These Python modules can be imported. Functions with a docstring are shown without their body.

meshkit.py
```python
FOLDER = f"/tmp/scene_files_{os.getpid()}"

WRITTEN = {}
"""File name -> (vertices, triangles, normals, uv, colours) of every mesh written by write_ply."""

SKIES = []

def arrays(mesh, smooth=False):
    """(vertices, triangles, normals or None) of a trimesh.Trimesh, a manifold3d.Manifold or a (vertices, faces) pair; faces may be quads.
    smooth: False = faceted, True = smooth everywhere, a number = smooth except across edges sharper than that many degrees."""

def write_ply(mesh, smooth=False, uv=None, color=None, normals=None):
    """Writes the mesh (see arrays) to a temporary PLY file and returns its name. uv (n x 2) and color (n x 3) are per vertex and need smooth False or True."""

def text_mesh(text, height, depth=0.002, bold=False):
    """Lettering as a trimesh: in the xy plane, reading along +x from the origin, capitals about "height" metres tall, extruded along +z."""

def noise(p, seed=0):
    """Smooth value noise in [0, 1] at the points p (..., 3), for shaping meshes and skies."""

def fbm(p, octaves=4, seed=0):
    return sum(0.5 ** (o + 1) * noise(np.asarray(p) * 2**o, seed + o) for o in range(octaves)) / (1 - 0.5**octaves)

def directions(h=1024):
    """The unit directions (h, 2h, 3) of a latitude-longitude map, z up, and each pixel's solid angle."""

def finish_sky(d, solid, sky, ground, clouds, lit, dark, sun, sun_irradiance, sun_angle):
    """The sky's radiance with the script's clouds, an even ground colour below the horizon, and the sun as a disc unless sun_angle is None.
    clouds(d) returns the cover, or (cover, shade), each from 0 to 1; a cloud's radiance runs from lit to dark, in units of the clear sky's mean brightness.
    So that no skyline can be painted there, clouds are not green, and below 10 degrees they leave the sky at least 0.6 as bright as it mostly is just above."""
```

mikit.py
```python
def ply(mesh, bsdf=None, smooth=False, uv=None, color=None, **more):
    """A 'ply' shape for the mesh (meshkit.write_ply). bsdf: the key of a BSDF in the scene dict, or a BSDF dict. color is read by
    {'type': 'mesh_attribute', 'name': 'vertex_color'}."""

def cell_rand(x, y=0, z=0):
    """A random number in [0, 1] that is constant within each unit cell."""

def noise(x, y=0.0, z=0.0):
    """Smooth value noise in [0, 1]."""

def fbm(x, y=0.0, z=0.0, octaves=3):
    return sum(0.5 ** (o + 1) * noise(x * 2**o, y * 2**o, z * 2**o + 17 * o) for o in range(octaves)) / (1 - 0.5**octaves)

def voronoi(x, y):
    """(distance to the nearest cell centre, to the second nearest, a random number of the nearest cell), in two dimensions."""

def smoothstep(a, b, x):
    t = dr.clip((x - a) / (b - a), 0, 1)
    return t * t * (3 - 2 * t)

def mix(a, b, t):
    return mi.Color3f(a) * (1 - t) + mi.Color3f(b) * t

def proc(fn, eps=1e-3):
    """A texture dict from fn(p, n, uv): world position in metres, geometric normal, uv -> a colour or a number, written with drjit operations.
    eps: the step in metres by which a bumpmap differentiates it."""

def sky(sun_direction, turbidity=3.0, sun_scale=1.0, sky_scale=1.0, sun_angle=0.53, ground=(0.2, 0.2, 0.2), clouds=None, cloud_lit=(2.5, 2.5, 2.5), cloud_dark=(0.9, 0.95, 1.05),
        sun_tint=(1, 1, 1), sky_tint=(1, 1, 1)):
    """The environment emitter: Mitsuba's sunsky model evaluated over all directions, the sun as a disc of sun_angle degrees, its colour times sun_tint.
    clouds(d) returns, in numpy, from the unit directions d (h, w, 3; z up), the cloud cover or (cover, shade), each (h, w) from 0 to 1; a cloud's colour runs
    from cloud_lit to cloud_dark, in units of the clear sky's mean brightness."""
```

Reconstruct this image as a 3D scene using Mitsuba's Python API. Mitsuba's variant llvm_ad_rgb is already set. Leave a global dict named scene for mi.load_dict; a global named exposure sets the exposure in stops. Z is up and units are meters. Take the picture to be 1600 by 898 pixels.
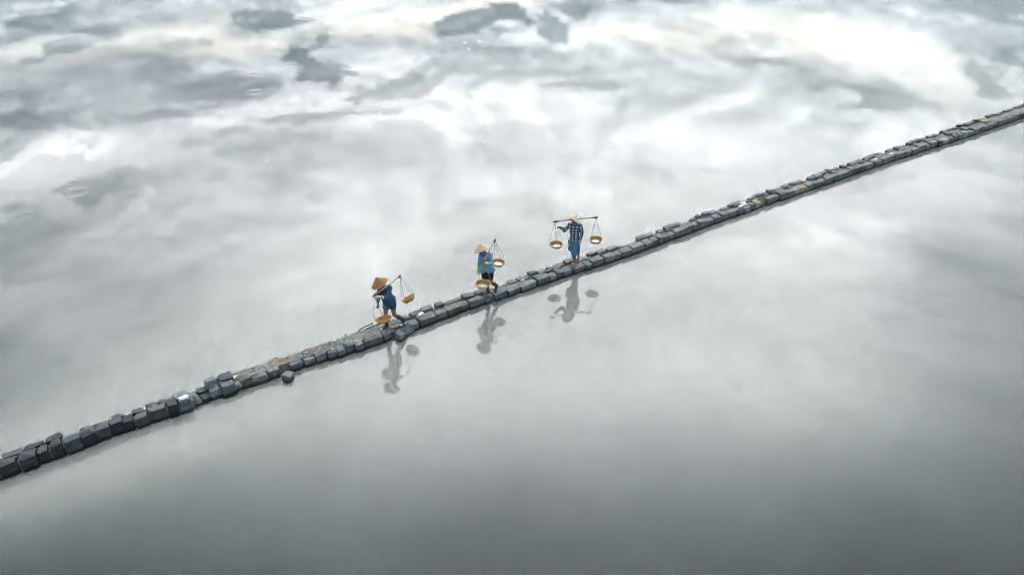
import math, random
import numpy as np, trimesh, manifold3d as m3
import drjit as dr
import mitsuba as mi
import mikit, meshkit
from mikit import noise, fbm, voronoi, smoothstep, mix
T = mi.ScalarTransform4f
MF = m3.Manifold
scene, labels = {'type': 'scene'}, {}

# ------------------------------------------------------------------ camera, sky, exposure
CAM_H, PITCH = 11.2, math.radians(32.0)
scene['camera'] = {'type': 'perspective', 'fov': 70.0, 'fov_axis': 'x', 'near_clip': 0.1, 'far_clip': 8000.0,
    'to_world': T().look_at([0, 0, CAM_H], [0, math.cos(PITCH), CAM_H - math.sin(PITCH)], [0, 0, 1])}
exposure = 4.13
SUN = np.array([0.02, math.cos(math.radians(37)), math.sin(math.radians(37))])
LIT, DARK = 10.0, 0.5        # brightest thin cloud in front of the sun, darkest thick cloud, in units of the clear sky's mean


def S(a, b, x):
    t = np.clip((x - a) / (b - a), 0, 1)
    return t * t * (3 - 2 * t)


# ragged rents and dark rags in the cloud deck: azimuth and elevation of the middle, half widths (degrees), tilt, strength
RAGS = [(-16.2, 14.2, 3.1, 0.75, -20, 1), (-13.8, 12.4, 0.7, 0.52, -43, 0.75), (-2.9, 11.9, 2, 0.53, -1, 1), (2.7, 12.5, 1.6, 0.63, 20, 1), (-17.6, 11.2, 2.8, 0.29, -3, 0.9), (-9.7, 16.2, 4.1, 0.73, 0, 0.75), (-5.9, 14.2, 1.2, 0.64, -31, 0.5), (-30.3, 12, 1.3, 0.38, -7, 0.85), 
        (-32.8, 12.5, 0.5, 0.15, 3, 0.8), (-28.4, 11.7, 1, 0.27, -8, 0.7), (-24.2, 12.6, 1.7, 0.29, -4, 0.6), (25.8, 15.4, 3.9, 1, 2, 0.8), (21.8, 14.1, 2.6, 0.76, 2, 0.45), (34.1, 12.5, 2, 0.89, -31, 0.9), (18.2, 13, 2.4, 0.38, -6, 0.45), (7.8, 10.8, 3.5, 0.52, -6, 0.8), 
        (5.3, 16.7, 2.8, 0.28, -4, 0.6), (-30.3, 15.5, 8.3, 2.2, -4, 0.5), (-31.9, 10.9, 4.5, 1.27, 2, 0.5), (-17.6, 18.2, 3, 0.5, 1, 0.6), (-21.1, 18.8, 1.1, 0.36, -11, 0.5), (-33.4, 21.3, 1.3, 0.65, -13, 0.7), (-30.3, 21.4, 2, 0.59, 2, 0.6), (-37.7, 23.5, 1.7, 1.57, 37, 0.55), 
        (31.5, 10.1, 3.8, 0.81, -10, 0.6), (-25.3, 21.8, 3.7, 1.15, -1, 0.35), (9.8, 22.1, 4.9, 1.93, -7, 0.3), (29.8, 20.8, 3.1, 1.09, -15, 0.3), (-20.2, 23.5, 2.7, 1.02, 3, 0.25), (18.6, 17.6, 3, 0.81, -1, 0.35), (-6.5, 24.7, 3.2, 1.23, 7, 0.25), (-4, 27.8, 1.7, 0.6, -7, 0.35)]
BILLOWS = [(-33, 19.3, 6.5, 1.7, 0, .5), (-8, 20.5, 13, 5.0, 0, .36), (-24, 25, 6, 1.6, -14, .25), (31, 24.5, 5, 1.6, -14, .3), (20.5, 13.0, 6, .5, 0, .45), (27, 13.0, 1.6, .9, 60, .4), (34, 15, 3, .9, -20, .35), (-24, 12.2, 9, .5, 2, .3), (2, 14.3, 9, 1.2, 0, .2)]
CREAM = [(-28, 12.6, 11, .9, 0, 1), (27, 12.9, 9, 1.2, 6, 1), (-7, 11.2, 6, .7, 0, .6), (12, 13.0, 7, .6, 0, .5)]


def clouds(d):
    """An overcast deck, thin and dazzling round the hidden sun, a thick slate bank overhead, an unseen rear sky set dim to keep camera-facing sides dark, torn and darker towards the horizon."""
    z = np.maximum(d[..., 2], 0.03)
    q = np.stack([d[..., 0] / z, d[..., 1] / z, 0 * z], -1)                   # on a flat cloud layer
    el, az = np.degrees(np.arcsin(np.clip(d[..., 2], -1, 1))), np.degrees(np.arctan2(d[..., 0], d[..., 1]))
    warp = np.stack([meshkit.fbm(q * 1.5 + 5, 6, 3) - .5, meshkit.fbm(q * 1.5 + 9, 6, 7) - .5, 0 * z], -1)
    w1, w2 = warp[..., 0], warp[..., 1]
    n1 = meshkit.fbm(q * [1.0, .8, 1] + warp * .9, 6, 11)
    n2 = meshkit.fbm(q * [2.6, 1.9, 1] + warp * 1.8 + 3, 7, 21)
    n3 = meshkit.fbm(q * [1.7, 1.3, 1] + warp * 2.2 + 13, 7, 31)
    bright = np.interp(el + 7 * w1, [0, 10, 13, 18, 23, 28, 33, 38, 42, 45, 48, 51, 55, 90], [1.22, 1.27, 1.8, 3.15, 5.1, 6.1, 6.6, 6.7, 6.3, 4.8, 2.8, 1.2, .5, .4])
    wide = np.interp(el, [10, 20, 30, 36, 42, 50], [95, 62, 46, 38, 31, 27])
    bright = bright * np.exp(-(np.abs(az - 1) / wide) ** 2.2) + .22 + .25 * S(120, 60, np.abs(az)) + 1.2 * S(38, 88, el)  # unseen rear sky dimmed so that faces towards the camera stay dark
    low = S(44, 26, el)
    ang = np.stack([az, el, 0 * z], -1) + warp * [16, 6, 0]
    nr = meshkit.fbm(ang * [.34, 1.0, 1], 6, 41)
    nb = meshkit.fbm(ang * [.55, 1.5, 1] + 3, 6, 71)
    ns = meshkit.fbm(ang * [.11, .36, 1] + 7, 6, 51)
    bright = bright * (1 - low * (.24 * S(.49, .62, n1) + .15 * S(.50, .55, n3)) - (.08 + .05 * low) * S(.44, .62, n2)) * (1 - .13 * S(15, 25, el) * low)
    bright = bright * (1 + low * ((.75 - .35 * S(15, 22, el)) * (nr - .5) + .7 * (ns - .5) + (.24 - .13 * S(14, 22, el)) * (S(.46, .54, nb) - .5)))
    def patches(table, spread, sharp, edge=1.28):
        out = np.zeros(z.shape)
        for a0, e0, aw, ew, tilt, k in table:
            c, s = math.cos(math.radians(tilt)), math.sin(math.radians(tilt))
            x, y = (az - a0) + 10 * w1 * min(1, aw / 3), (el - e0) + 5.0 * w2 * min(1.3, ew)
            u, v = (x * c + y * s) / aw, (-x * s + y * c) / ew
            r = np.sqrt(u * u + v * v)
            soft = sharp * (1 + .9 * max(0, ew - .8))
            out = np.maximum(out, k * S(edge, edge - soft, r + spread * (nr - .47) + .6 * (n2 - .5)))
        return out
    bil = patches(BILLOWS, 3.0, .75)
    rag = patches(RAGS, 2.6, .42, 1.45)
    bright = bright * (1 + .55 * bil + .8 * bil * (S(.42, .56, nb) - .5)) * (1 - .57 * rag)
    cream = patches(CREAM, 2.0, 1.1, 1.7) * (1 - rag)
    return 1 - .62 * cream, np.clip((LIT - bright) / (LIT - DARK), 0, 1)


scene['sky'] = mikit.sky(SUN, turbidity=4, sun_scale=0.0, clouds=clouds, cloud_lit=(.965 * LIT, .988 * LIT, 1.0 * LIT), cloud_dark=(.76 * DARK, .98 * DARK, 1.1 * DARK),
                         sky_tint=(1.02, .85, .66))

# ------------------------------------------------------------------ helpers
def key_for(name):
    if name not in scene: return name
    k = 1
    while f'{name}_{k:03d}' in scene: k += 1
    return f'{name}_{k:03d}'


THINGS = {}
def thing(name, label, cat, group=None):
    k = name if name not in THINGS else f'{name}_{THINGS[name]:03d}'
    THINGS[name] = THINGS.get(name, 0) + 1
    labels[k] = {'label': label, 'category': cat}
    if group: labels[k]['group'] = group
    return k


def part(root, name, mesh, bsdf, smooth=False, label=None, kind=None, **more):
    k = key_for(f'{root}__{name}')
    scene[k] = mikit.ply(mesh, bsdf, smooth, **more)
    if label or kind:
        labels[k] = {}
        if label: labels[k]['label'] = label
        if kind: labels[k]['kind'] = kind
    return k


def single(name, mesh, bsdf, label, cat, group=None, smooth=False):
    k = thing(name, label, cat, group)
    scene[k] = mikit.ply(mesh, bsdf, smooth)
    return k


def V(*a): return np.array(a, float)
def unit(a): return np.asarray(a, float) / np.linalg.norm(a)
def ball(p, r, seg=16): return MF.sphere(float(r), seg).translate([float(x) for x in p])
def blob(*pr): return MF.batch_hull([ball(p, r) for p, r in pr])
def bones(points, radii): return [blob((points[i], radii[i]), (points[i + 1], radii[i + 1])) for i in range(len(points) - 1)]
def add(ms): return MF.batch_boolean(ms, m3.OpType.Add)


def to_tm(m):
    q = m.to_mesh()
    return trimesh.Trimesh(np.array(q.vert_properties[:, :3]), np.array(q.tri_verts), process=True)


def soften(m, edge, it=10):
    t = to_tm(m.refine_to_length(edge))
    trimesh.smoothing.filter_taubin(t, lamb=.5, nu=.53, iterations=it)
    return t


def wrinkle(t, amp, freq, seed=0, squash=(1, 1, .6)):
    n = t.vertex_normals
    t.vertices = t.vertices + n * (amp * (meshkit.fbm(t.vertices * freq * np.array(squash) + seed, 3, seed) - .5) * 2)[:, None]
    return t


def tube(pts, r, sides=8):
    """A closed tube along the points; r a number or one radius per point."""
    p = np.asarray(pts, float); r = np.broadcast_to(r, (len(p),))
    t = np.gradient(p, axis=0); t /= np.linalg.norm(t, axis=1, keepdims=True)
    a = np.cross(t, np.where(np.abs(t[:, 2:]) < .9, V(0, 0, 1), V(1, 0, 0))); a /= np.linalg.norm(a, axis=1, keepdims=True)
    b = np.cross(t, a); ang = np.arange(sides) * 2 * np.pi / sides
    v = p[:, None] + r[:, None, None] * (np.cos(ang)[None, :, None] * a[:, None] + np.sin(ang)[None, :, None] * b[:, None])
    f = []
    for i in range(len(p) - 1):
        for j in range(sides):
            k = (j + 1) % sides
            f += [[i * sides + j, i * sides + k, (i + 1) * sides + k], [i * sides + j, (i + 1) * sides + k, (i + 1) * sides + j]]
    v = np.vstack([v.reshape(-1, 3), p[:1], p[-1:]])
    c0, c1, L = len(v) - 2, len(v) - 1, (len(p) - 1) * sides
    for j in range(sides):
        k = (j + 1) % sides
        f += [[c0, k, j], [c1, L + j, L + k]]
    return trimesh.Trimesh(v, np.array(f), process=False)


def frame_z(axis):
    z = unit(axis); x = unit(np.cross(V(0, 1, .01), z)); y = np.cross(z, x)
    m = np.eye(4); m[:3, 0], m[:3, 1], m[:3, 2] = x, y, z
    return m


# ------------------------------------------------------------------ materials
def mat(name, fn, rough=.7, spec=.4, bump=None, **more):
    b = {'type': 'principled', 'base_color': mikit.proc(fn), 'roughness': rough, 'specular': spec, **more}
    if bump: b = {'type': 'bumpmap', 'arbitrary': mikit.proc(bump[0], eps=.004), 'scale': bump[1], 'bsdf': b}
    scene[name] = {'type': 'twosided', 'bsdf': b} if not bump else {'type': 'twosided', 'bsdf': b}


def C(*a): return mi.Color3f(*a)


def stone_color(base, dust, seed, lo=.55):
    def fn(p, n, uv):
        a = fbm(p.x * 9 + seed, p.y * 9, p.z * 9, 3)
        g = noise(p.x * 70 + seed, p.y * 70, p.z * 70)
        big = fbm(p.x * 1.7 + seed * 3, p.y * 1.7, p.z * 1.7, 2)
        wet = smoothstep(.05, .08, p.z + .05 * (fbm(p.x * 6, p.y * 6, 3, 3) - .5))       # soaked dark up to a ragged waterline
        c = mix(C(*[x * lo for x in base]), C(*base), smoothstep(.25, .7, a)) * (.72 + .56 * g) * (.30 + .70 * wet)
        return mix(c, C(*dust), smoothstep(.52, .72, fbm(p.x * 14 + seed, p.y * 14 + 3, p.z * 14, 3)) * smoothstep(.4, .65, big) * .55 * wet)
    return fn


grit = (lambda p, n, uv: fbm(p.x * 38, p.y * 38, p.z * 38, 3), .012)
mat('stone_slate', stone_color((.13, .138, .14), (.30, .295, .28), 1), .62, .4, grit)
mat('stone_blue', stone_color((.115, .135, .152), (.26, .265, .265), 5), .6, .4, grit)
mat('stone_grey', stone_color((.20, .203, .20), (.28, .27, .255), 9), .68, .4, grit)
mat('stone_dark', stone_color((.05, .058, .066), (.12, .12, .115), 13), .5, .45, grit)
mat('stone_shaded', stone_color((.020, .025, .032), (.085, .09, .095), 15), .5, .35, grit)  # near-black base: the vignette on the left stones, put into their colour
mat('stone_green', stone_color((.095, .102, .094), (.22, .21, .175), 17), .6, .4, grit)
mat('stone_yellow', stone_color((.36, .29, .17), (.26, .26, .24), 21), .7, .35, grit)
mat('stone_rust', stone_color((.24, .17, .12), (.36, .32, .28), 25), .7, .35, grit)
mat('stone_pale', stone_color((.26, .30, .33), (.5, .52, .53), 29), .6, .35, grit)
mat('salt_crust', lambda p, n, uv: mix(C(.42, .41, .39), C(.74, .73, .72), fbm(p.x * 25, p.y * 25, p.z * 25, 3)), .8, .3, grit)


def earth_fn(p, n, uv):
    a, b = fbm(p.x * 2.2, p.y * 2.2, p.z, 3), fbm(p.x * 21, p.y * 21, p.z * 21, 3)
    c = mix(C(.085, .08, .068), C(.20, .185, .155), smoothstep(.25, .75, b))
    c = mix(c, C(.22, .22, .215), smoothstep(.45, .62, a) * .8)
    c = mix(c, C(.27, .17, .10), smoothstep(.60, .72, fbm(p.x * 3.1 + 7, p.y * 3.1, 0, 3)) * .55)
    return mix(c, C(.5, .49, .47), smoothstep(.8, .86, noise(p.x * 33, p.y * 33, p.z * 33)) * .6)


mat('earth', earth_fn, .85, .3, (lambda p, n, uv: fbm(p.x * 26, p.y * 26, p.z * 26, 3), .02))


def cloth(base, k=.35, s=0.0):
    return lambda p, n, uv: C(*base) * (1 - k + 2 * k * fbm(p.x * 11 + s, p.y * 11, p.z * 6, 3))


def plaid(p, n, uv):
    a = smoothstep(.46, .54, dr.abs((p.x * .9 - p.y * .45) / .092 - dr.floor((p.x * .9 - p.y * .45) / .092) - .5) * 2)
    b = smoothstep(.46, .54, dr.abs((p.z + .12 * p.x) / .088 - dr.floor((p.z + .12 * p.x) / .088) - .5) * 2)
    wv = .85 + .3 * noise(p.x * 60, p.y * 60, p.z * 60)
    return (mix(mix(C(.022, .034, .062), C(.085, .115, .165), a), mix(C(.075, .105, .15), C(.50, .53, .58), a), b)) * wv


def skin(base): return lambda p, n, uv: C(*base) * (.8 + .4 * fbm(p.x * 30, p.y * 30, p.z * 30, 2))


mat('skin_brown', skin((.24, .115, .07)), .55, .4)
mat('skin_tan', skin((.30, .13, .085)), .55, .4)
mat('eye', lambda p, n, uv: C(.03, .02, .018), .2, .5)
mat('hair', lambda p, n, uv: C(.012, .01, .009) * (.7 + .6 * noise(p.x * 150, p.y * 150, p.z * 20)), .45, .5)
mat('cloth_teal', cloth((.036, .08, .125)), .85, .2, sheen=.3)
mat('cloth_shorts', cloth((.032, .07, .12), s=4), .85, .2, sheen=.3)
mat('cloth_sky', cloth((.16, .285, .41), .25), .85, .2, sheen=.3)
mat('cloth_jeans', cloth((.07, .15, .27), .3), .85, .2, sheen=.3)
mat('cloth_black', cloth((.016, .017, .02)), .8, .25)
mat('cloth_scarf', cloth((.05, .15, .32)), .85, .2)
mat('cloth_plaid', plaid, .85, .2)
mat('cloth_cream', cloth((.66, .58, .45), .15), .8, .2)
mat('glove_yellow', cloth((.68, .60, .16), .15), .6, .35)
mat('glove_green', cloth((.40, .42, .13), .2), .6, .35)
mat('boot_maroon', cloth((.05, .032, .04)), .5, .45)
mat('boot_brown', cloth((.085, .042, .034)), .55, .4)
mat('rubber_white', cloth((.6, .58, .55), .15), .6, .35)


def straw(base, dark):
    def fn(p, n, uv):
        rib = .5 + .5 * dr.cos(uv.x * 2 * math.pi * 30)
        ring = .5 + .5 * dr.cos(uv.y * 2 * math.pi * 14)
        return mix(C(*dark), C(*base), .35 + .4 * smoothstep(.05, .5, rib) * smoothstep(.0, .35, ring) + .5 * (fbm(uv.x * 14, uv.y * 5, 0, 3) - .25))
    return fn


mat('straw_brown', straw((.36, .185, .075), (.14, .06, .022)), .7, .3)
mat('straw_peach', straw((.62, .44, .30), (.40, .26, .16)), .7, .3)
mat('straw_pale', straw((.66, .54, .39), (.44, .34, .23)), .7, .3)


def wicker(base, dark):
    return lambda p, n, uv: mix(C(*dark), C(*base), smoothstep(.2, .75, fbm(uv.x * 46, uv.y * 9, 0, 3))) * (.75 + .5 * noise(p.x * 40, p.y * 40, p.z * 40))


mat('wicker_orange', wicker((.55, .28, .07), (.22, .085, .018)), .6, .35)
mat('wicker_brown', wicker((.48, .25, .07), (.17, .07, .018)), .6, .35)
mat('splint', lambda p, n, uv: C(.58, .34, .13) * (.75 + .5 * noise(p.x * 60, p.y * 60, p.z * 60)), .55, .35)
mat('splint_dark', lambda p, n, uv: C(.13, .08, .045) * (.75 + .5 * noise(p.x * 60, p.y * 60, p.z * 60)), .6, .35)
mat('bamboo', lambda p, n, uv: mix(C(.36, .21, .10), C(.62, .42, .25), fbm(p.x * 16, p.y * 16, p.z * 16, 3)), .5, .4)
mat('bamboo_dark', lambda p, n, uv: mix(C(.24, .13, .06), C(.46, .29, .15), fbm(p.x * 16, p.y * 16, p.z * 16, 3)), .5, .4)
mat('rope', lambda p, n, uv: C(.22, .17, .13) * (.7 + .6 * noise(p.x * 90, p.y * 90, p.z * 90)), .85, .2)
mat('rope_grey', lambda p, n, uv: C(.12, .125, .15) * (.7 + .6 * noise(p.x * 90, p.y * 90, p.z * 90)), .85, .2)
mat('rope_pale', lambda p, n, uv: C(.52, .49, .44) * (.7 + .6 * noise(p.x * 90, p.y * 90, p.z * 90)), .85, .2)
mat('white_salt', lambda p, n, uv: C(.66, .655, .65) * (.86 + .28 * noise(p.x * 90, p.y * 90, p.z * 90)), .7, .4)
mat('foam', lambda p, n, uv: C(.82, .83, .84), .5, .4)


# ------------------------------------------------------------------ the water: a still mirror over a pale silt bed; murky, so that it darkens where the bed is made to drop away
RINGS = [(-15.9, 24.5), (-13.8, 24.2), (-14.3, 22.9), (-12.6, 24.6), (-16.8, 22.6), (-13.0, 36.5), (-3.2, 27.5), (-9.3, 27.0), (2.8, 29.8)]


def relief(p, n, uv):
    h = .0008 * fbm(p.x * 1.7, p.y * 2.3, 0, 3) +   .00004 * fbm(p.x * 7, p.y * 16, 0, 2)
    for x, y in RINGS:                                                          # rings of single drops
        r = dr.sqrt(dr.square(p.x - x) + dr.square(p.y - y))
        h += .0006 * dr.sin(r * 30) * dr.exp(-dr.square((r - .36) / .16))
    r = dr.sqrt(dr.square(p.x - 9.6) + dr.square(p.y - 13.9))                   # a fading wave train spreading from near the wall
    h += .0045 * dr.sin(r * 20) * dr.exp(-dr.square((r - 4.0) / .8)) * smoothstep(.5, 2.8, p.y - 13.9) * smoothstep(.1, .7, noise(p.x * .6, p.y * .6))
    return h


def silt(p, n, uv):
    big = fbm(p.x * .22 + 3, p.y * .16, 0, 4)
    mid = fbm(p.x * 1.5 + 9, p.y * 1.2, 0, 4)
    spots = smoothstep(.58, .78, fbm(p.x * 5.1, p.y * 4.1 + 31, 0, 3)) * smoothstep(.42, .6, fbm(p.x * .5 + 70, p.y * .5, 0, 2))
    return mix(C(.49, .472, .43), C(.61, .59, .54), smoothstep(.3, .7, big)) * (.9 + .2 * mid) * (1 - .13 * spots)


def depth(x, y):
    """Metres of water: a shallow shelf along the causeway; the bed is shaped to drop at the near side and flanks, darkening the water like a vignette."""
    n = meshkit.fbm(np.stack([x * .16, y * .16, 0 * x], -1), 4, 61) - .5
    m = meshkit.fbm(np.stack([x * .9, y * .9, 0 * x], -1), 3, 62) - .5
    w = (y - 10.55) * .8388 - (x + 10.4) * .5444                              # across the causeway, negative on the camera's side
    near = np.clip((14.0 - y - 3.4 * n + .03 * x + .010 * (x - 1) ** 2) / 6.9, 0, 1.3) ** 1.5 * 1.0 * S(-.4, -3.0, w)  # invented drop-off, stands in for vignette darkening of the near water
    right = S(7, 17, x + 6 * n) * S(-2, -9, w) * .50
    far = S(2, 12, w + 3 * n) * .12 + S(-7, -16, x - .25 * (y - 16) + 4 * n) * S(.6, 3, w) * .5 + S(14, 40, w) * .22
    return .06 + near + right + far + .035 * n + .012 * m


def axis_points(fine0, fine1, step, far):
    a = np.arange(fine0, fine1 + step / 2, step)
    g = np.geomspace(step * 2, far, 22)
    return np.r_[(fine0 - g)[::-1], a, fine1 + g]


gx, gy = np.meshgrid(axis_points(-34, 44, .4, 3900), axis_points(0, 70, .4, 3900), indexing='ij')
bed_v = np.stack([gx, gy, -depth(gx, gy)], -1).reshape(-1, 3)
ii = np.arange(gx.size).reshape(gx.shape)
q = np.stack([ii[:-1, :-1], ii[1:, :-1], ii[1:, 1:], ii[:-1, 1:]], -1).reshape(-1, 4)
scene['silt_bsdf'] = {'type': 'twosided', 'bsdf': {'type': 'diffuse', 'reflectance': mikit.proc(silt)}}
scene['mud_bed'] = mikit.ply((bed_v, q), 'silt_bsdf', True)
labels['mud_bed'] = {'label': 'pale silt bed under the shallow water', 'kind': 'structure'}
scene['murk'] = {'type': 'homogeneous', 'albedo': {'type': 'rgb', 'value': [.31, .345, .355]}, 'sigma_t': {'type': 'rgb', 'value': [.635, .62, .61]}, 'scale': 2.0}
# Clear water (index 1.333) split in two so that the mirror image is sampled about as often as the bed: some paths reflect, the others refract, each weighted back.
MIRROR = .45
scene['water_bsdf'] = {'type': 'bumpmap', 'arbitrary': mikit.proc(relief, eps=.01), 'scale': 1.0, 'bsdf': {
    'type': 'blendbsdf', 'weight': MIRROR,
    'bsdf_0': {'type': 'dielectric', 'int_ior': 1.333, 'specular_reflectance': 0.0, 'specular_transmittance': mikit.proc(lambda p, n, uv: mi.Color3f(1 / (1 - MIRROR)))},
    'bsdf_1': {'type': 'plastic', 'int_ior': 1.333, 'diffuse_reflectance': {'type': 'rgb', 'value': 0.0}, 'specular_reflectance': mikit.proc(lambda p, n, uv: mi.Color3f(1 / MIRROR))}}}
scene['water'] = {'type': 'rectangle', 'to_world': T().scale([4000, 4000, 1]), 'bsdf': {'type': 'ref', 'id': 'water_bsdf'}, 'interior': {'type': 'ref', 'id': 'murk'}}
labels['water'] = {'label': 'still murky grey water mirroring the clouds', 'kind': 'structure'}

# ------------------------------------------------------------------ the stone wall: s metres along it, w metres across it (away from the camera)
O, D = V(-10.4, 10.55, 0), V(.8388, .5444, 0)
N = V(-D[1], D[0], 0)
FR = np.array([(-3, 0), (0, .01), (.9, .03), (1.5, .06), (2.1, .13), (3.2, .10), (3.6, .06), (4.2, .17), (5.2, .18), (6.2, .22), (6.8, .2), (7.3, .1), (8, .08), (9.3, .1), (10.1, .19), (10.9, .2), (11.6, .17),
               (14.4, .15), (15.3, .1), (16.7, .09), (18.6, .13), (20, .19), (25, .2), (31, .2), (36, .05), (44, .05), (60, .05)])
BK = np.array([(-3, .5), (0, .48), (2, .55), (3.4, .53), (4.3, .64), (6, .58), (8, .6), (9.6, .67), (13, .68), (14.8, .65), (17, .56), (19.3, .68), (25, .72), (33, .8), (60, .8)])
TP = np.array([(-3, .30), (2, .28), (3.5, .27), (4.3, .24), (6, .2), (12, .2), (16, .2), (20, .23), (60, .25)])
front = lambda s: float(np.interp(s, FR[:, 0], FR[:, 1]))
back = lambda s: float(np.interp(s, BK[:, 0], BK[:, 1]))
top = lambda s: float(np.interp(s, TP[:, 0], TP[:, 1]))
def wp(s, w, z=0.0): return O + D * s + N * w + V(0, 0, z)


def stone(rng, l, w, h, jit=.05, bev=.016, drop=None):
    """A roughly squared block: every corner knocked off, no face quite flat. Centred, z from 0 to h."""
    pts = []
    for x in (-1, 1):
        for y in (-1, 1):
            for z in (0, 1):
                c = V(x * l / 2, y * w / 2, z * h) + V(*(rng.uniform(-1, 1) * jit * k for k in (min(l, .4), w, h)))
                b = bev * rng.uniform(.4, 1.5) if rng.random() > .22 else bev * rng.uniform(1.8, 3.6)
                s = V(-x, -y, 1 - 2 * z)
                for k in range(3):
                    e = V(0, 0, 0); e[k] = s[k]
                    pts.append(c + e * b + V(*(rng.uniform(-.3, .3) * b for _ in range(3))))
    pts.append(V(rng.uniform(-.2, .2) * l, rng.uniform(-.2, .2) * w, h * (1 + rng.uniform(.0, .05))))
    pts.append(V(rng.uniform(-.3, .3) * l, -w / 2 * (1 + rng.uniform(.0, .08)), h * rng.uniform(.4, .7)))
    return trimesh.convex.convex_hull(np.array(pts))


def boulder(rng, l, w, h):
    pts = []
    for _ in range(26):
        v = unit([rng.gauss(0, 1) for _ in range(3)])
        pts.append(v * V(l / 2, w / 2, h / 2) * rng.uniform(.88, 1.05) + V(0, 0, h / 2))
    return trimesh.convex.convex_hull(np.array(pts))


def place(mesh, s, w, z, yaw=0.0, tilt=0.0, roll=0.0):
    """Local x along the wall, local y across it."""
    R = trimesh.transformations.euler_matrix(roll, tilt, yaw, 'sxyz')
    B = np.eye(4); B[:3, 0], B[:3, 1] = D, N
    M = B @ R; M[:3, 3] = wp(s, w, z)
    t = mesh.copy(); t.apply_transform(M)
    return t


rng = random.Random(7)
WALL = thing('stone_wall', 'long low causeway of dark squared stones running diagonally across the water', 'wall')
JOINTS = [-2.2, -1.85, -1.45, -1.1, -.75, -.35, .047, .385, .731, .954, 1.205, 1.546, 1.837, 2.107, 2.369, 2.601, 2.887, 3.263, 3.522, 3.815, 4.02, None, 4.21, 4.47, 4.80, None, 4.9, 5.19, 5.55, 5.85, None, 6.11, 6.43, 6.75, 7.03, 7.29, 7.51,
          7.73, 7.99, 8.53, 8.76, None, 9.3, 9.58, 10.10, 10.45, 10.85, 11.14, 11.6, 11.93, 12.38, 12.81, 13.37, 13.82, 14.08, 14.32, 14.65, 15.10, 15.36, 15.83, 16.23, 16.51, 16.93, 17.41, 17.76, 18.03,
          18.26, 18.51, 18.80, 19.17, 19.59, 19.85, 20.20, 20.60, 20.92, 21.29, 21.72, 22.05, 22.34, 22.60, 22.88, 23.18, 23.9, 24.28, 24.66, 25.0, 25.39, 25.75]
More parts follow.
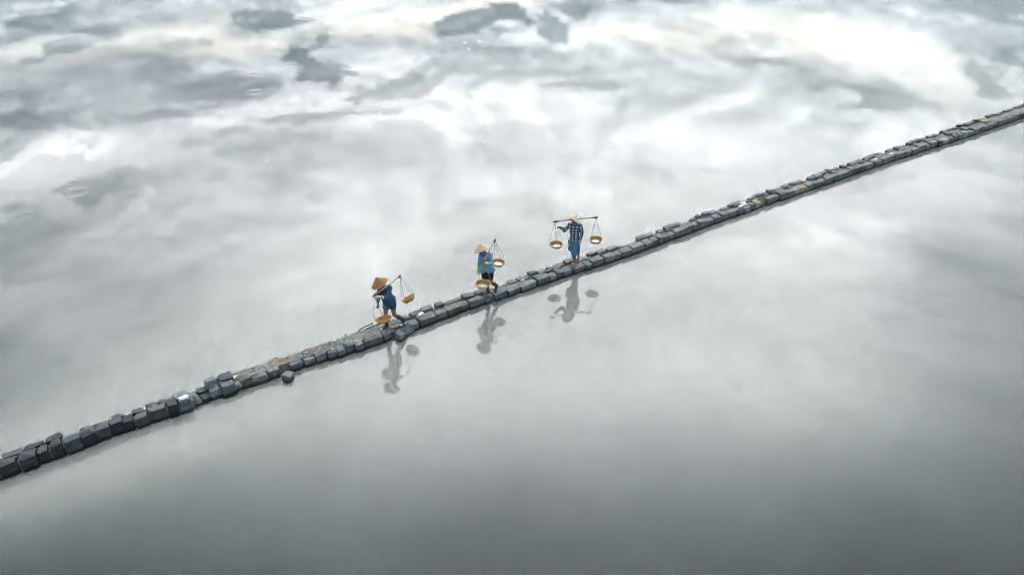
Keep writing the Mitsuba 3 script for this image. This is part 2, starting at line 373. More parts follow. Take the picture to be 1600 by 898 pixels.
while JOINTS[-1] < 46: JOINTS.append(JOINTS[-1] + rng.uniform(.28, .52))
SPECIAL = {22.60: 'stone_yellow', 25.0: 'stone_yellow', 24.66: 'stone_pale', 22.05: 'stone_pale', 22.34: 'stone_blue', 3.522: 'stone_blue', 11.6: 'stone_blue', 4.21: 'stone_blue', 4.47: 'stone_blue'}
ROUND = {3.815, 11.6, 22.88}
for a, b in zip(JOINTS[:-1], JOINTS[1:]):
    if a is None or b is None: continue
    l, s = b - a, (a + b) / 2
    far = s > 26
    h, wd = top(s) + rng.uniform(-.03, .03) + .12, rng.uniform(.2, .26)
    if a in (3.522, 3.263): h += .03
    m = SPECIAL.get(a)
    if m is None:
        if s < 3.4: m = rng.choice(['stone_shaded', 'stone_shaded', 'stone_dark'])
        elif s > 30 and rng.random() < .06: m = rng.choice(['stone_yellow', 'stone_pale', 'stone_rust'])
        elif s > 28: m = rng.choice(['stone_dark', 'stone_slate', 'stone_slate', 'stone_green'])
        else: m = rng.choice(['stone_slate', 'stone_slate', 'stone_grey', 'stone_blue', 'stone_green'])
    t = boulder(rng, l * 1.02, wd, h) if a in ROUND else stone(rng, l - rng.uniform(.018, .05), wd, h, .055, .02)
    part(WALL, 'stone', place(t, s, front(s) + wd / 2 + rng.uniform(-.018, .02), -.12, rng.uniform(-.08, .08), rng.uniform(-.04, .04), rng.uniform(-.04, .05)), m)
# upper stones at the broken stretch
for s, w, z, l, wd, h, yaw, tl, rl, m in [(4.33, .47, .12, .26, .2, .22, .15, .05, -.2, 'stone_blue'), (4.66, .5, .1, .30, .22, .22, .05, .03, .12, 'stone_dark'), (4.10, .30, -.1, .2, .2, .22, .2, .1, .1, 'stone_dark'), (4.08, .5, -.08, .24, .16, .26, -.1, .05, .1, 'stone_dark'), (4.62, .20, -.16, .34, .2, .12, .1, 0, .1, 'stone_slate'),
                                           (3.62, .38, .2, .3, .2, .1, .1, .1, 0, 'stone_grey'), (9.05, .35, .04, .42, .17, .14, .05, .02, .0, 'stone_green'), (9.12, .55, -.05, .3, .2, .22, -.1, .1, .1, 'stone_slate')]:
    part(WALL, 'stone', place(stone(rng, l, wd, h, .06), s, w, z, yaw, tl, rl), m)
# the back row
s = -2.2
while s < 46:
    l = rng.uniform(.24, .46) if s > 10 else rng.uniform(.24, .40)
    c = s + l / 2
    gone = (3.72 < c < 4.3) or (5.0 < c < 8.95) or (11.75 < c < 12.3)
    if not gone and rng.random() > (.12 if s < 12 else .05):
        wd = rng.uniform(.13, .2); h = top(c) + rng.uniform(-.03, .045) + .1
        if c < 3.7: h -= .06
        m = rng.choice(['stone_dark', 'stone_slate', 'stone_dark'] if 3.8 < c < 4.5 or c > 28 else ['stone_shaded', 'stone_dark'] if c < 3.8 else ['stone_slate', 'stone_slate', 'stone_grey', 'stone_green'])
        part(WALL, 'stone', place(stone(rng, l - rng.uniform(.01, .05), wd, h, .06, .02), c, back(c) - wd / 2 + rng.uniform(-.03, .03), -.1, rng.uniform(-.12, .12), rng.uniform(-.04, .04), rng.uniform(-.05, .05)), m)
    s += l + (rng.uniform(.05, .3) if rng.random() < .18 else 0)
# fallen slabs at the back of the earthen stretch
for s, w, l, wd, h, yaw, rl in [(5.85, .78, .34, .16, .09, .25, -.25), (4.95, .66, .5, .1, .16, .05, -.1), (3.3, .66, .36, .14, .12, 0, -.2)]:
    part(WALL, 'stone', place(stone(rng, l, wd, h, .08), s, w, -.02, yaw, .05, rl), 'stone_slate')
# flat pieces set in the top, between the two rows
s = 12.9
while s < 38:
    l = rng.uniform(.2, .5)
    if rng.random() < .5:
        f, b = front(s) + .25, back(s) - .19
        if b - f > .06:
            m = rng.choice(['stone_grey', 'stone_grey', 'stone_slate', 'stone_green'] + (['stone_yellow', 'stone_pale', 'stone_rust'] if s > 20 and rng.random() < .4 else []))
            part(WALL, 'stone', place(stone(rng, l, (b - f) * rng.uniform(.6, 1.0), .14, .1, .02), s, (f + b) / 2 + rng.uniform(-.02, .02), top(s) - .135 + rng.uniform(-.015, .012), rng.uniform(-.15, .15), rng.uniform(-.05, .05), rng.uniform(-.05, .05)), m)
    s += l + rng.uniform(.02, .3)

# the packed earth core: a bank with an uneven top that slopes into the water where the back row is gone
ss, K = np.arange(-2.3, 46.2, .07), 13
core = []
for s in ss:
    f, b = front(s) + .06, back(s) - .05
    g = float(S(4.75, 5.15, s) * S(9.0, 8.6, s))
    hole = float(np.exp(-((s - 4.1) / .13) ** 4))
    b = b + .30 * g
    t = top(s) - .03 + .03 * g - .05 * float(S(4.6, 3.4, s)) - .12 * hole
    for k in range(K):
        u = k / (K - 1)
        z = t - (1 - g) * .03 - (.85 * g * max(0, u - .6) ** 1.3) - (.25 if k in (0, K - 1) else 0)
        z += .045 * (meshkit.fbm(V(s * 6, u * 5, 3), 4, 5) - .5) * (1 + g) + .02 * (meshkit.noise(V(s * 17, u * 9, 1), 9) - .5)
        core.append(wp(s, f + (b - f) * u + .05 * (meshkit.noise(V(s * 3, u * 2, 8), 2) - .5) * u, z))
faces = []
for i in range(len(ss) - 1):
    for k in range(K - 1):
        a = i * K + k
        faces += [[a, a + K, a + 1], [a + 1, a + K, a + K + 1]]
part(WALL, 'earth_core', trimesh.Trimesh(np.array(core), np.array(faces), process=False), 'earth', 40)

# grit and chips lying on the top: too small to pick apart
chips = {k: [] for k in ('stone_grey', 'stone_yellow', 'stone_rust', 'salt_crust', 'stone_slate')}
for i in range(620):
    s = rng.uniform(-1, 34) if i > 240 else rng.uniform(4.8, 9.2)
    f, b = front(s) + .2, back(s) + (.14 if 5 < s < 8.8 else -.15)
    w, r = rng.uniform(f, max(b, f + .02)), rng.uniform(.008, .03)
    g = float(S(4.75, 5.15, s) * S(9.0, 8.6, s)); u = (w - front(s) - .06) / (back(s) - .11 + .3 * g - front(s))
    z = top(s) - .055 + .03 * g - .85 * g * max(0, u - .6) ** 1.3
    t = boulder(rng, r * 2 * rng.uniform(.8, 1.6), r * 2, r * 1.6)
    kind = rng.choices(list(chips), [4, 1, 1.4 if 4.8 < s < 6 else .5, .9, 3])[0]
    chips[kind].append(place(t, s, w, z, rng.uniform(0, 6)))
for k, ms in chips.items(): part(WALL, 'rubble', trimesh.util.concatenate(ms), k, kind='stuff')


def crust(s, w, z, l, wd, seed):
    """A thin uneven patch of dried salt."""
    g = trimesh.creation.icosphere(3, 1.0)
    v = g.vertices.copy()
    rad = 1 + .7 * (meshkit.fbm(v * V(2.2, 2.2, 0) + seed, 3, seed) - .5)
    v = v * rad[:, None] * V(l / 2, wd / 2, .012); v[:, 2] += .02 * (meshkit.noise(v * 60, seed) - .5)
    return place(trimesh.Trimesh(v, g.faces), s, w, z, .05)


for s, w, z, l, wd, sd in [(3.66, .2, .33, .24, .18, 1), (3.4, .22, .29, .16, .1, 2), (22.2, .34, .25, .34, .1, 3), (30.8, .38, .25, .5, .14, 5), (29.6, .38, .25, .4, .14, 6), (13.05, .44, .19, .16, .06, 7), (5.0, .4, .2, .2, .1, 8), (4.86, .48, .2, .18, .12, 9), (4.72, .3, .24, .12, .1, 10)]:
    part(WALL, 'salt_crust', crust(s, w, z, l, wd, sd), 'salt_crust', True)

# ------------------------------------------------------------------ loose things lying about the wall
single('loose_stone', place(stone(rng, .24, .2, .2, .07), 5.95, -.02, -.06, .75, .12, .05), 'stone_blue', 'single squared blue grey stone lying alone in the water in front of the earthen stretch', 'stone')
single('loose_stone', place(stone(rng, .2, .2, .27, .07), 8.93, .02, -.1, .5, .05, .1), 'stone_grey', 'upright pale topped stone block fallen in the water below the walker in shorts', 'stone')
single('loose_stone', place(stone(rng, .32, .24, .14, .06), 9.16, .17, .02, .35, -.12, .75), 'stone_blue', 'slumped blue grey slab tilted towards the water, by the rear boot of the stooping walker', 'stone')
single('brown_rock', place(boulder(rng, .2, .17, .2), 4.86, .2, .06, .3), 'stone_rust', 'orange brown crumbling rock wedged upright in the gap of the front row of stones', 'rock')
single('brown_rock', place(boulder(rng, .13, .11, .13), 8.05, .63, .08, .3), 'stone_rust', 'small pinkish brown lump on the earth at the end of the two dark rods', 'rock')
def rod(s0, w0, z0, s1, w1, z1, r):
    q = np.linspace(0, 1, 6)[:, None]
    return tube(wp(s0, w0, z0) * (1 - q) + wp(s1, w1, z1) * q + V(0, 0, .012) * np.sin(q * 5), r, 8)
single('rod', rod(8.1, .72, .15, 8.55, .84, .16, .018), 'stone_dark', 'thinner dark rod lying on the back edge of the earth, farther from the front stones', 'rod')
single('rod', rod(8.2, .62, .17, 8.66, .66, .19, .026), 'stone_dark', 'thicker dark rod lying on the earth in front of the thinner one', 'rod')
single('twig', tube([wp(7.72, .72, .2), wp(7.75, .68, .13), wp(7.82, .66, .11), wp(7.95, .7, .13), wp(8.05, .7, .12)], [.012, .016, .015, .012, .008], 6), 'stone_dark', 'bent dark twig on the back edge of the earthen bank', 'twig')
single('foam_scrap', place(stone(rng, .2, .07, .05, .12), 9.74, .42, .2, .5, .2, .3), 'foam', 'white foam scrap lying on the wall behind the walker in shorts', 'scrap')
single('foam_scrap', place(stone(rng, .05, .045, .04, .15), 7.9, .55, .16, .5), 'foam', 'tiny white pebble of foam on the earth beside the bent twig', 'scrap')
for i, (s, w, l, y) in enumerate([(21.95, .30, .22, .2), (22.2, .42, .2, -.3)]):
    single('paper_scrap', place(stone(rng, l, .07, .02, .1), s, w, .262, y, .04), 'foam', ['white paper scrap on the front edge of the wall left of the yellow stone', 'white paper scrap lying farther back on the wall beside the yellow stone'][i], 'scrap')
for x, y, r in [(-6.2, 33.2, .07), (-6.9, 33.0, .05), (-5.5, 33.1, .045), (-2.9, 46.5, .1), (-2.0, 46.8, .1), (-2.6, 45.0, .08), (-18.6, 29.5, .045), (-1.2, 29.5, .045), (3.6, 37.2, .06), (-9.8, 27.4, .045)]:
    t = trimesh.creation.icosphere(2, 1.0); v = t.vertices * V(r, r * rng.uniform(.6, 1), .02); v *= (1 + .5 * (meshkit.noise(t.vertices * 2 + x, 4) - .5))[:, None]
    single('foam_fleck', trimesh.Trimesh(v + V(x, y, .002), t.faces), 'foam', 'small white fleck of foam drifting on the open water', 'foam', 'foam flecks on the water', True)


# ------------------------------------------------------------------ the people
def hand(wrist, tip_dir, palm_n, curl=.5, k=1.0, side=1):
    """Palm, four unequal bent fingers and a thumb leaving the side of the palm. Smoothed on its own and then joined to the arm."""
    d = unit(tip_dir); n = unit(palm_n - d * np.dot(palm_n, d)); sd = np.cross(d, n) * side
    w = np.asarray(wrist, float)
    out = [blob((w, .021 * k), (w + d * .03 + sd * .018, .015 * k), (w + d * .03 - sd * .018, .015 * k), (w + d * .08 + sd * .03, .0115 * k), (w + d * .08 - sd * .03, .011 * k))]
    for j, (o, ln) in enumerate([(.029, .068), (.010, .076), (-.010, .071), (-.029, .055)]):
        p, a, r = w + d * .08 + sd * o, .15 + curl * .5, .0092 * k
        pts = [p]
        for seg in (.44, .32, .24):
            p = p + (d * math.cos(a) + n * math.sin(a)) * ln * seg; pts.append(p); a += curl * 1.25
        out += bones(pts, [r * 1.08, r, r * .92, r * .8])
    th = [w + d * .025 + sd * .022, w + d * .05 + sd * .05 + n * .01, w + d * .078 + sd * .052 + n * .03, w + d * .095 + sd * .04 + n * .045]
    out += bones(th, [.014 * k, .0115 * k, .0105 * k, .009 * k])
    return soften(add(out), .005, 6)


def foot(ank, toe, k=1.0, bare=True):
    d = unit((np.asarray(toe) - ank) * V(1, 1, 1)); flat = unit(d * V(1, 1, 0)); sd = V(-flat[1], flat[0], 0)
    a, t = np.asarray(ank, float), np.asarray(toe, float)
    heel = a - flat * .035 + V(0, 0, -.035) if t[2] > a[2] - .09 else a - flat * .02 - V(0, 0, .015)
    bl = t - d * .045
    out = [blob((a, .034 * k), (heel, .028 * k), (a + (bl - a) * .5, .030 * k)), blob((a, .032 * k), (bl + sd * .018, .020 * k), (bl - sd * .018, .020 * k), (heel, .026 * k))]
    if bare:
        for j, o in enumerate((-.034, -.017, 0, .015, .028)):
            out += bones([bl + sd * o * .9, t + sd * o - d * (.002 + .006 * j)], [.011, .0085 if j else .011])
    else:
        out.append(blob((bl + sd * .02, .024 * k), (bl - sd * .02, .024 * k), (t - d * .01, .022 * k), (t - d * .02 + sd * .02, .019 * k), (t - d * .02 - sd * .02, .019 * k)))
    return out


def head(c, f, up):
    f = unit(f); u = unit(up - f * np.dot(up, f)); r = np.cross(f, u)
    m = [blob((c + u * .022, .077), (c - f * .028 + u * .012, .074), (c + f * .02 + u * .01, .068)),
         blob((c + f * .02, .066), (c + f * .052 - u * .078, .026), (c + r * .035 - u * .045, .036), (c - r * .035 - u * .045, .036)),
         blob((c + f * .08 + u * .012, .009), (c + f * .098 - u * .022, .013), (c + f * .084 - u * .026 + r * .012, .008), (c + f * .084 - u * .026 - r * .012, .008)),
         blob((c + f * .078 - u * .05 + r * .018, .007), (c + f * .086 - u * .049, .009), (c + f * .078 - u * .05 - r * .018, .007)),
         blob((c + f * .076 + u * .028 + r * .04, .009), (c + f * .082 + u * .026, .009), (c + f * .076 + u * .028 - r * .04, .009))]
    for s in (-1, 1):
        m.append(blob((c + r * s * .078 + u * .012, .013), (c + r * s * .086 - f * .012 + u * .018, .011), (c + r * s * .078 - u * .022, .009)))
    eyes = [ball(c + f * .078 + u * .008 + r * s * .029, .010, 12) for s in (-1, 1)]
    hair = blob((c + u * .03 - f * .012, .083), (c - f * .034 + u * .01, .083), (c - f * .045 - u * .045, .058))
    bun = blob((c - f * .10 - u * .04, .036), (c - f * .108 - u * .055, .03))
    return m, eyes, add([hair, bun])


def cone_hat(apex, axis, r, h, seed):
    """Ribbed conical hat: thin shell, rings of leaf sewn on hoops, slightly flared and dented rim."""
    nr, na = 44, 120
    ts, ph = np.linspace(0, 1, nr), np.linspace(0, 2 * np.pi, na + 1)
    tt, pp = np.meshgrid(ts, ph, indexing='ij')
    rad = r * (tt ** .96) * (1 + .015 * np.sin(3 * pp + seed) * tt)
    z = -h * tt ** 1.06 + .0035 * np.abs(np.sin(tt * np.pi * 14)) + .0022 * np.cos(pp * 30) * tt + .008 * np.sin(2 * pp + seed * 2) * tt ** 2
    outer = np.stack([rad * np.cos(pp), rad * np.sin(pp), z], -1).reshape(-1, 3)
    inner = outer * V(.985, .985, 1) - V(0, 0, .007)
    n = len(outer); f = []
    for i in range(nr - 1):
        for j in range(na):
            a, b = i * (na + 1) + j, (i + 1) * (na + 1) + j
            f += [[a, b, b + 1], [a, b + 1, a + 1], [n + a, n + b + 1, n + b], [n + a, n + a + 1, n + b + 1]]
    e = (nr - 1) * (na + 1)
    for j in range(na): f += [[e + j, n + e + j, n + e + j + 1], [e + j, n + e + j + 1, e + j + 1]]
    uv = np.stack([pp / (2 * np.pi), tt], -1).reshape(-1, 2)
    v = np.vstack([outer, inner])
    M = frame_z(axis); M[:3, 3] = apex
    t = trimesh.Trimesh(v, np.array(f), process=False); t.apply_transform(M)
    rim = tube([(M @ np.r_[q, 1])[:3] for q in outer.reshape(nr, na + 1, 3)[-1][::4]], .006, 6)
    return t, np.vstack([uv, uv]), rim


def build(R, key, J, skin_mat, hat, face, lower, look):
    """J: joints in metres from the point R between the feet. One continuous body, clothes and hat as its parts."""
    P = {k: np.asarray(v, float) for k, v in J.items()}
    hm, eyes, hair = head(P['head'], face, hat[4])
    body = list(hm)
    body += bones([P['neck'] - V(0, 0, .05), P['neck'], P['head'] - unit(face) * .02 - V(0, 0, .03)], [.058, .047, .047])
    body.append(blob((P['chest'], .098), (P['sl'], .05), (P['sr'], .05), (P['neck'] - V(0, 0, .06), .05)))
    body.append(blob((P['chest'], .1), (P['belly'], .098), (P['chest'] + (P['sl'] - P['sr']) * .18, .08), (P['chest'] - (P['sl'] - P['sr']) * .18, .08)))
    body.append(blob((P['belly'], .1), (P['hl'], .088), (P['hr'], .088)))
    for a in 'lr':
        body += bones([P['s' + a], P['e' + a], P['w' + a]], [.048, .036, .024])
        body += bones([P['h' + a], P['k' + a], P['k' + a] + (P['a' + a] - P['k' + a]) * .3, P['a' + a]], [.082, .052, .05, .034])
        body += foot(P['a' + a], P['t' + a], 1.0, look['bare'])
    base = soften(add(body), .016, 8)
    hands = {a: hand(P['w' + a], J['hd' + a], J['hn' + a], J['curl' + a], 1.0, J['side' + a]) for a in 'lr'}
    whole = add([MF(m3.Mesh(np.asarray(base.vertices, np.float32), np.asarray(base.faces, np.uint32)))] + [MF(m3.Mesh(np.asarray(h.vertices, np.float32), np.asarray(h.faces, np.uint32))) for h in hands.values()])
    mv = lambda t: t.apply_translation(R) or t
    def put(name, t, m, smooth=True, label=None): return part(key, name, mv(t), m, smooth, label)
    skin_mesh = to_tm(whole)
    put('body', skin_mesh, skin_mat)
    for e in eyes: put('eye', to_tm(e), 'eye')
    put('hair', soften(hair, .03, 3), 'hair')
    # shirt with sleeves
    sh = look['shirt']
    up = [blob((P['chest'], .128), (P['sl'], .064), (P['sr'], .064), (P['neck'] - V(0, 0, .075), .058)),
          blob((P['chest'], .13), (P['belly'], .135), (P['chest'] + (P['sl'] - P['sr']) * .18, .105), (P['chest'] - (P['sl'] - P['sr']) * .18, .105)),
          blob((P['belly'], .135), *[(p, r) for p, r in sh['hem']])]
    for a in 'lr':
        q = P['w' + a] + (P['e' + a] - P['w' + a]) * sh.get('cuff', .12)
        up += bones([P['s' + a], P['e' + a], q], [.066, .054, .042])
    put('shirt', wrinkle(soften(add(up), .018, 6), .012, 11, 3), sh['mat'])
    col = []
    for a in np.linspace(0, 2 * np.pi, 17)[:-1]:
        col.append(P['neck'] - V(0, 0, .055) + .062 * V(math.cos(a), math.sin(a), -.25 * math.cos(a - math.atan2(face[1], face[0]))))
    put('collar', tube(col + col[:1], .014, 6), sh['mat'])
    lo = look['lower']
    dn = [blob((P['belly'] - V(0, 0, .06), .118), (P['hl'], .108), (P['hr'], .108))]
    for a in 'lr':
        kk = lo['len'][a]
        q = P['k' + a] + (P['h' + a] - P['k' + a]) * max(0, -kk) + (P['a' + a] - P['k' + a]) * max(0, kk)
        dn += bones([P['h' + a], P['k' + a], q], [.112, lo['knee'], lo['cuff']]) if kk >= 0 else bones([P['h' + a], q], [.112, lo['cuff']])
    for p, r in lo.get('bulge', []): dn.append(blob((np.asarray(p, float), r), (P['hr'], .09)))
    put(lo['name'], wrinkle(soften(add(dn), .018, 6), .012, 12, 8), lo['mat'])
    for a in 'lr':
        if 'boot' in look:
            q = P['k' + a] + (P['a' + a] - P['k' + a]) * .28
            b = bones([q, q + (P['a' + a] - q) * .3, P['a' + a]], [.060, .061, .045]) + foot(P['a' + a], P['t' + a], 1.22, False)
            k = put('boot', wrinkle(soften(add(b), .014, 6), .006, 16, 2), look['boot'])
            if 'shoe' in look:
                d = unit(P['t' + a] - P['a' + a]); w = np.cross(unit(d), V(0, 0, 1))
                t = P['t' + a]
                put('toe_cap', soften(blob((t + d * .012, .028), (t - d * .03 + w * .02, .028), (t - d * .03 - w * .02, .028)), .012, 3), look['shoe'], label='pale toe cap of the boot')
        if a in look.get('gloves', {}):
            g = to_tm(add([MF(m3.Mesh(np.asarray(x.vertices, np.float32), np.asarray(x.faces, np.uint32))) for x in [hand(P['w' + a], J['hd' + a], J['hn' + a], J['curl' + a], 1.38, J['side' + a])]]
                          + [blob((P['w' + a], .031), (P['w' + a] + (P['e' + a] - P['w' + a]) * look.get('gauntlet', .35), .047))]))
            put('glove', g, look['gloves'][a])
    if 'scarf' in look:
        f = unit(face)
        s = add([blob((P['head'] + V(0, 0, .02) - f * .02, .094), (P['head'] - f * .035 - V(0, 0, .06), .085)), blob((P['head'] - f * .03 - V(0, 0, .06), .082), (P['neck'] - V(0, 0, .04), .078)), blob((P['head'] + f * .035 - V(0, 0, .085), .05), (P['neck'] + f * .02, .06))])
        put('headscarf', wrinkle(soften(s, .02, 5), .008, 14), look['scarf'])
    apex, axis, r, h, _ = hat[0], hat[1], hat[2], hat[3], hat[4]
    t, uv, rim = cone_hat(np.asarray(apex, float), axis, r, h, look['seed'])
    hk = part(key, 'conical_hat', mv(t), look['hat'], True, uv=uv)
    part(hk, 'rim', mv(rim), 'splint', True)


def pole(R, pts, key_label, m):
    """A split bamboo carrying pole bowed along its length, with pegs and a rag wound round each end."""
    k = thing('carrying_pole', key_label, 'pole', None)
    a, b, c = (np.asarray(p, float) for p in pts)
    q = np.linspace(-.035, 1.035, 30)[:, None]
    bez = 2 * b - .5 * (a + c)
    line = a * (1 - q) ** 2 + 2 * bez * q * (1 - q) + c * q ** 2 + R
    r = .0175 * (1 - .35 * np.abs(2 * q[:, 0] - 1) ** 1.6) + .0022 * (np.abs(np.sin(q[:, 0] * 21)) > .97)
    part(k, 'shaft', tube(line, r, 10), m, 50)
    for i in (0, -1):
        i0, i1 = (1, 4) if i == 0 else (-5, -2)
        part(k, 'end_wrap', wrinkle(tube(line[i0:i1 + 1 if i == 0 else -1], [.024, .03, .03, .022][:len(line[i0:i1 + 1 if i == 0 else -1])], 12), .004, 60), 'splint_dark', True)
        mid = line[2 if i == 0 else -3]
        part(k, 'peg', tube([mid + V(0, 0, -.03), mid + V(0, 0, .055)], [.008, .006], 6), 'splint_dark', True)
    return line


def basket(c, axis, hook, rr, label, m, rope, salt=None, twist=.4, cords=4, big=1.0, loopw=.0042):
    """Woven bowl hung by cords from a knot on the pole: strands alternately over and under, hoop, crossing splints with feet."""
    k = thing('basket', label, 'basket')
    M = frame_z(axis); M[:3, 3] = c
    X = lambda p: (M @ np.r_[np.asarray(p, float), 1])[:3]
    prof = np.array([(0, -.098), (.3, -.097), (.55, -.092), (.70, -.078), (.83, -.052), (.93, -.025), (1.0, 0)]) * [rr, 1]
    s = np.linspace(0, 1, 34); u = np.r_[0, np.cumsum(np.hypot(*np.diff(prof, axis=0).T))]; u /= u[-1]
    pr = np.stack([np.interp(s, u, prof[:, 0]), np.interp(s, u, prof[:, 1])], -1)
    na = 144; ph = np.linspace(0, 2 * np.pi, na + 1)
    ss_, pp = np.meshgrid(s, ph, indexing='ij')
    wv = .0032 * np.sin(pp * 24 + np.pi * np.floor(ss_ * 12)) * np.abs(np.sin(ss_ * np.pi * 12)) * S(.25, .5, ss_)
    rad, z = pr[:, :1] + wv, pr[:, 1:] + 0 * wv
    o = np.stack([rad * np.cos(pp), rad * np.sin(pp), z], -1).reshape(-1, 3)
    rad2 = np.maximum(rad - .006, 0); inn = np.stack([rad2 * np.cos(pp), rad2 * np.sin(pp), z + .005], -1).reshape(-1, 3)
    n = len(o); f = []
    for i in range(len(s) - 1):
        for j in range(na):
            a, b = i * (na + 1) + j, (i + 1) * (na + 1) + j
            f += [[a, a + 1, b + 1], [a, b + 1, b], [n + a, n + b + 1, n + a + 1], [n + a, n + b, n + b + 1]]
    uv = np.stack([pp / (2 * np.pi), ss_], -1).reshape(-1, 2)
    t = trimesh.Trimesh(np.vstack([o, inn]), np.array(f), process=False); t.apply_transform(M)
    part(k, 'bowl', t, m, True, uv=np.vstack([uv, uv]))
    ring = [X((rr * math.cos(a), rr * math.sin(a), .002)) for a in np.linspace(0, 2 * np.pi, 49)]
    part(k, 'hoop', tube(ring, .0105, 7), 'splint', True)
    ang = [twist + i * 2 * np.pi / cords for i in range(cords)]
    for i in range(2):                                                          # two splints crossing under the bowl, ends standing up at the rim
        a = twist + i * np.pi / 2
        arc = [X(((q * math.cos(a)), (q * math.sin(a)), np.interp(abs(q), pr[:, 0], pr[:, 1]) - .008)) for q in np.linspace(-rr * 1.02, rr * 1.02, 21)]
        part(k, 'splint', tube(arc, .009, 6), 'splint' if salt is None else m, True)
    for i in range(4):
        a = twist + i * np.pi / 2
        p = V(rr * .62 * math.cos(a), rr * .62 * math.sin(a), -.09)
        part(k, 'foot', tube([X(p), X(p + V(0, 0, -.03))], [.014, .011], 7), 'splint_dark', True)
    h = np.asarray(hook, float)
    for i, a in enumerate(ang):
        e = X((rr * 1.0 * math.cos(a), rr * 1.0 * math.sin(a), .004))
        q = np.linspace(0, 1, 9)[:, None]
        out = X((rr * 1.1 * math.cos(a), rr * 1.1 * math.sin(a), 0)) - X((0, 0, 0))
        line = h * (1 - q) + e * q + out * .22 * np.sin(q * np.pi) * q
        part(k, 'cord', tube(line, loopw, 6), rope[i % len(rope)], True)
    part(k, 'knot', wrinkle(to_tm(blob((h, .022), (h - V(0, 0, .03), .013)).refine_to_length(.012)), .004, 50), 'rope', True)
    if salt:
        g = trimesh.creation.icosphere(4, 1.0); v = g.vertices.copy()
        off = salt[1]
        v[:, 2] = np.where(v[:, 2] > 0, v[:, 2] * .032, v[:, 2] * .016)
        v[:, :2] *= rr * .70
        v[:, 2] += .012 * (meshkit.fbm(v * 22 + c[0], 3, 3) - .5) - .074
        v[:, 0] += off[0]; v[:, 1] += off[1]
        t = trimesh.Trimesh(v, g.faces, process=False); t.apply_transform(M)
        single('salt', t, 'white_salt', salt[0], 'salt', None, True)


# ---- leading walker, in shorts, stooping and striding towards the left
R1 = V(-3.18, 15.677, .2)
k1 = thing('person', 'stooping person in brown conical hat, dark blue shirt and shorts, lowest on the wall', 'person')
f1 = V(-.62, -.72, -.3)
build(R1, k1, dict(head=(-.095, -.215, 1.425), neck=(-.045, -.13, 1.31), chest=(-.02, -.05, 1.12), belly=(.01, .02, .90), sl=(.105, -.075, 1.245), sr=(-.14, -.01, 1.24),
    el=(.035, -.36, 1.115), wl=(-.115, -.53, 1.27), er=(-.2, -.13, 1.0), wr=(-.185, -.33, .93),
    hl=(.095, .05, .735), hr=(-.03, .06, .74), kl=(.135, -.02, .385), al=(.35, .14, .12), tl=(.285, .02, .03), kr=(-.075, -.11, .43), ar=(-.085, -.055, .08), tr=(-.205, -.16, .025),
    hdl=V(-.7, -.55, .5), hnl=V(.1, .3, -1), curll=.9, sidel=-1, hdr=V(.02, -.6, -.8), hnr=V(-.6, .6, -.2), curlr=.9, sider=1), 'skin_brown',
    ((-.177, -.24, 1.643), V(-.42, .02, .9), .232, .195, V(-.35, -.2, .9)), f1, None,
    dict(bare=False, seed=1, hat='straw_brown', shirt=dict(mat='cloth_teal', hem=[(V(.09, .03, .84), .12), (V(-.05, .05, .84), .12)], cuff=.3),
         lower=dict(name='shorts', mat='cloth_shorts', len=dict(l=-.66, r=-.64), knee=.09, cuff=.105), boot='boot_maroon', shoe='rubber_white', gloves=dict(l='cloth_cream'), gauntlet=.55))
P1 = [(-.212, -.62, 1.345), (.09, -.07, 1.335), (.327, .36, 1.335)]
pole(R1, P1, 'bamboo carrying pole on the shoulder of the stooping walker in shorts', 'bamboo')
basket(R1 + V(-.03, -.62, .672), V(-.2, .2, .95), R1 + V(-.19, -.6, 1.33), .205, 'empty wicker basket hanging in front of the stooping walker in shorts', 'wicker_orange', ['rope_pale', 'rope_pale', 'rope', 'rope_grey'], None, .25)
basket(R1 + V(.47, .37, .655), V(-.42, .26, .87), R1 + V(.315, .34, 1.315), .19, 'empty wicker basket swinging behind the stooping walker in shorts', 'wicker_orange', ['rope', 'rope_grey', 'rope', 'rope_pale'], None, .9)

# ---- second walker, light blue shirt, yellow gloves
R2 = V(-.628, 17.299, .2)
k2 = thing('person', 'person in peach conical hat, light blue shirt, black shorts and yellow gloves', 'person')
f2 = V(-.55, -.75, -.35)
build(R2, k2, dict(head=(-.185, -.085, 1.40), neck=(-.11, -.02, 1.30), chest=(-.10, .0, 1.11), belly=(-.07, .0, .90), sl=(.02, .02, 1.235), sr=(-.215, -.03, 1.245),
    el=(.075, -.13, 1.02), wl=(-.055, -.28, 1.14), er=(-.255, -.08, 1.01), wr=(-.28, -.13, .865),
    hl=(.02, .02, .71), hr=(-.125, 0, .71), kl=(.05, -.03, .38), al=(.20, .15, .16), tl=(.15, .04, .03), kr=(-.09, -.12, .41), ar=(-.035, -.04, .08), tr=(-.16, -.13, .025),
    hdl=V(-.75, -.55, .35), hnl=V(0, -.2, 1), curll=.85, sidel=1, hdr=V(-.08, -.05, -1), hnr=V(.5, -.6, 0), curlr=.45, sider=1), 'skin_brown',
    ((-.251, -.05, 1.624), V(-.27, .16, .92), .222, .19, V(-.2, -.1, .95)), f2, None,
    dict(bare=False, seed=2, hat='straw_peach', shirt=dict(mat='cloth_sky', hem=[(V(.05, .03, .765), .125), (V(-.15, 0, .765), .12)], cuff=.3),
         lower=dict(name='shorts', mat='cloth_black', len=dict(l=-.5, r=-.5), knee=.085, cuff=.095), boot='boot_brown', gloves=dict(l='glove_yellow', r='glove_green'), gauntlet=.5, scarf='cloth_scarf'))
P2 = [(-.135, -.42, 1.235), (-.0, -.02, 1.36), (.175, .33, 1.53)]
pole(R2, P2, 'pale bamboo carrying pole on the shoulder of the walker in light blue', 'bamboo')
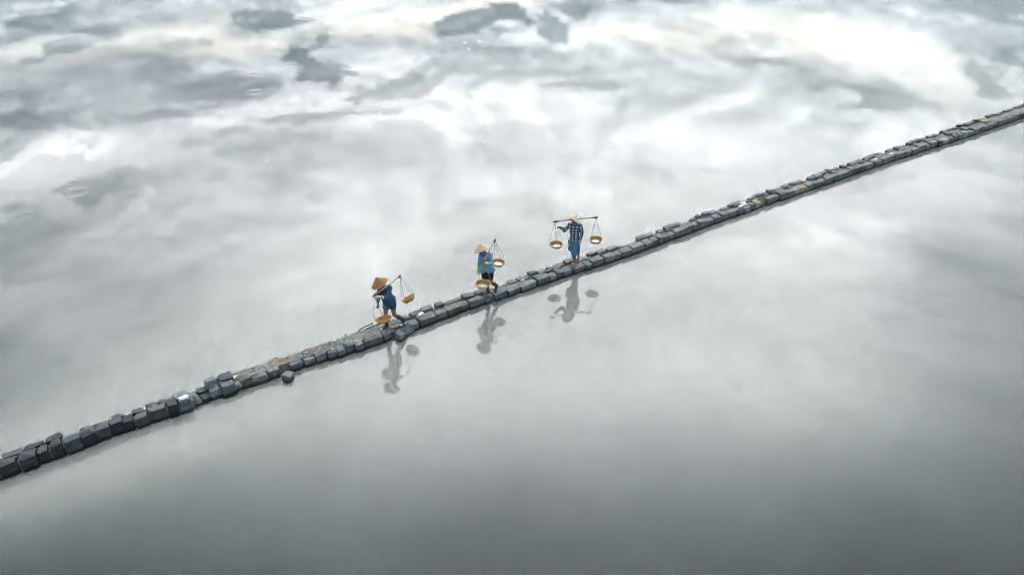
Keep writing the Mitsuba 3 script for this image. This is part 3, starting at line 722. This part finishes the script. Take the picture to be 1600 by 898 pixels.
basket(R2 + V(-.158, -.42, .575), V(.02, -.02, 1), R2 + V(-.12, -.4, 1.215), .205, 'wicker basket of salt hanging in front of the legs of the walker in light blue', 'wicker_orange', ['rope_pale', 'rope_pale', 'rope'], ('white salt in the basket in front of the legs of the walker in light blue', (-.02, -.05)), .15, 3)
basket(R2 + V(.245, .33, .81), V(.06, .0, 1), R2 + V(.17, .32, 1.505), .19, 'wicker basket of salt hanging behind the walker in light blue', 'wicker_brown', ['rope_grey', 'rope_grey', 'rope'], ('white salt in the basket behind the walker in light blue', (.0, .01)), .5, 4)

# ---- third walker, plaid shirt, barefoot
R3 = V(1.90, 18.98, .2)
k3 = thing('person', 'barefoot person in pale conical hat, plaid shirt and blue trousers, highest on the wall', 'person')
f3 = V(-.62, -.75, -.1)
build(R3, k3, dict(head=(-.105, -.065, 1.455), neck=(-.075, -.015, 1.345), chest=(-.065, .0, 1.14), belly=(-.065, .0, .90), sl=(.085, .025, 1.26), sr=(-.215, -.03, 1.30),
    el=(.15, .04, .99), wl=(.105, -.02, .755), er=(-.37, -.08, 1.14), wr=(-.49, -.13, 1.255),
    hl=(.015, .03, .70), hr=(-.125, -.02, .70), kl=(.035, .01, .38), al=(.105, .17, .17), tl=(.075, .055, .02), kr=(-.07, -.15, .42), ar=(-.035, -.1, .075), tr=(-.145, -.21, .02),
    hdl=V(-.15, -.2, -1), hnl=V(-.8, 0, .1), curll=.35, sidel=1, hdr=V(-.8, -.25, .45), hnr=V(0, -.8, -.3), curlr=.9, sider=1), 'skin_tan',
    ((-.034, .0, 1.63), V(.5, .28, .78), .222, .19, V(.1, .05, 1)), f3, None,
    dict(bare=True, seed=3, hat='straw_pale', shirt=dict(mat='cloth_plaid', hem=[(V(.02, .02, .72), .115), (V(-.15, 0, .71), .11)], cuff=.08),
         lower=dict(name='trousers', mat='cloth_jeans', len=dict(l=.1, r=.42), knee=.085, cuff=.062, bulge=[(V(-.165, -.05, .53), .085)])))
P3 = [(-.70, -.19, 1.475), (-.06, .045, 1.44), (.596, .1, 1.475)]
pole(R3, P3, 'straight dark bamboo carrying pole across the shoulders of the walker in plaid', 'bamboo_dark')
basket(R3 + V(-.605, -.18, .745), V(0, -.02, 1), R3 + V(-.665, -.175, 1.46), .192, 'wicker basket of salt on the left end of the pole of the walker in plaid', 'wicker_brown', ['rope_grey', 'rope'], ('white salt in the basket left of the walker in plaid', (.02, -.03)), .1, 4)
basket(R3 + V(.58, .085, .762), V(-.05, -.03, 1), R3 + V(.545, .095, 1.455), .192, 'wicker basket of salt on the right end of the pole of the walker in plaid', 'wicker_brown', ['rope_grey', 'rope'], ('white salt in the basket right of the walker in plaid', (-.03, -.04)), .6, 4)
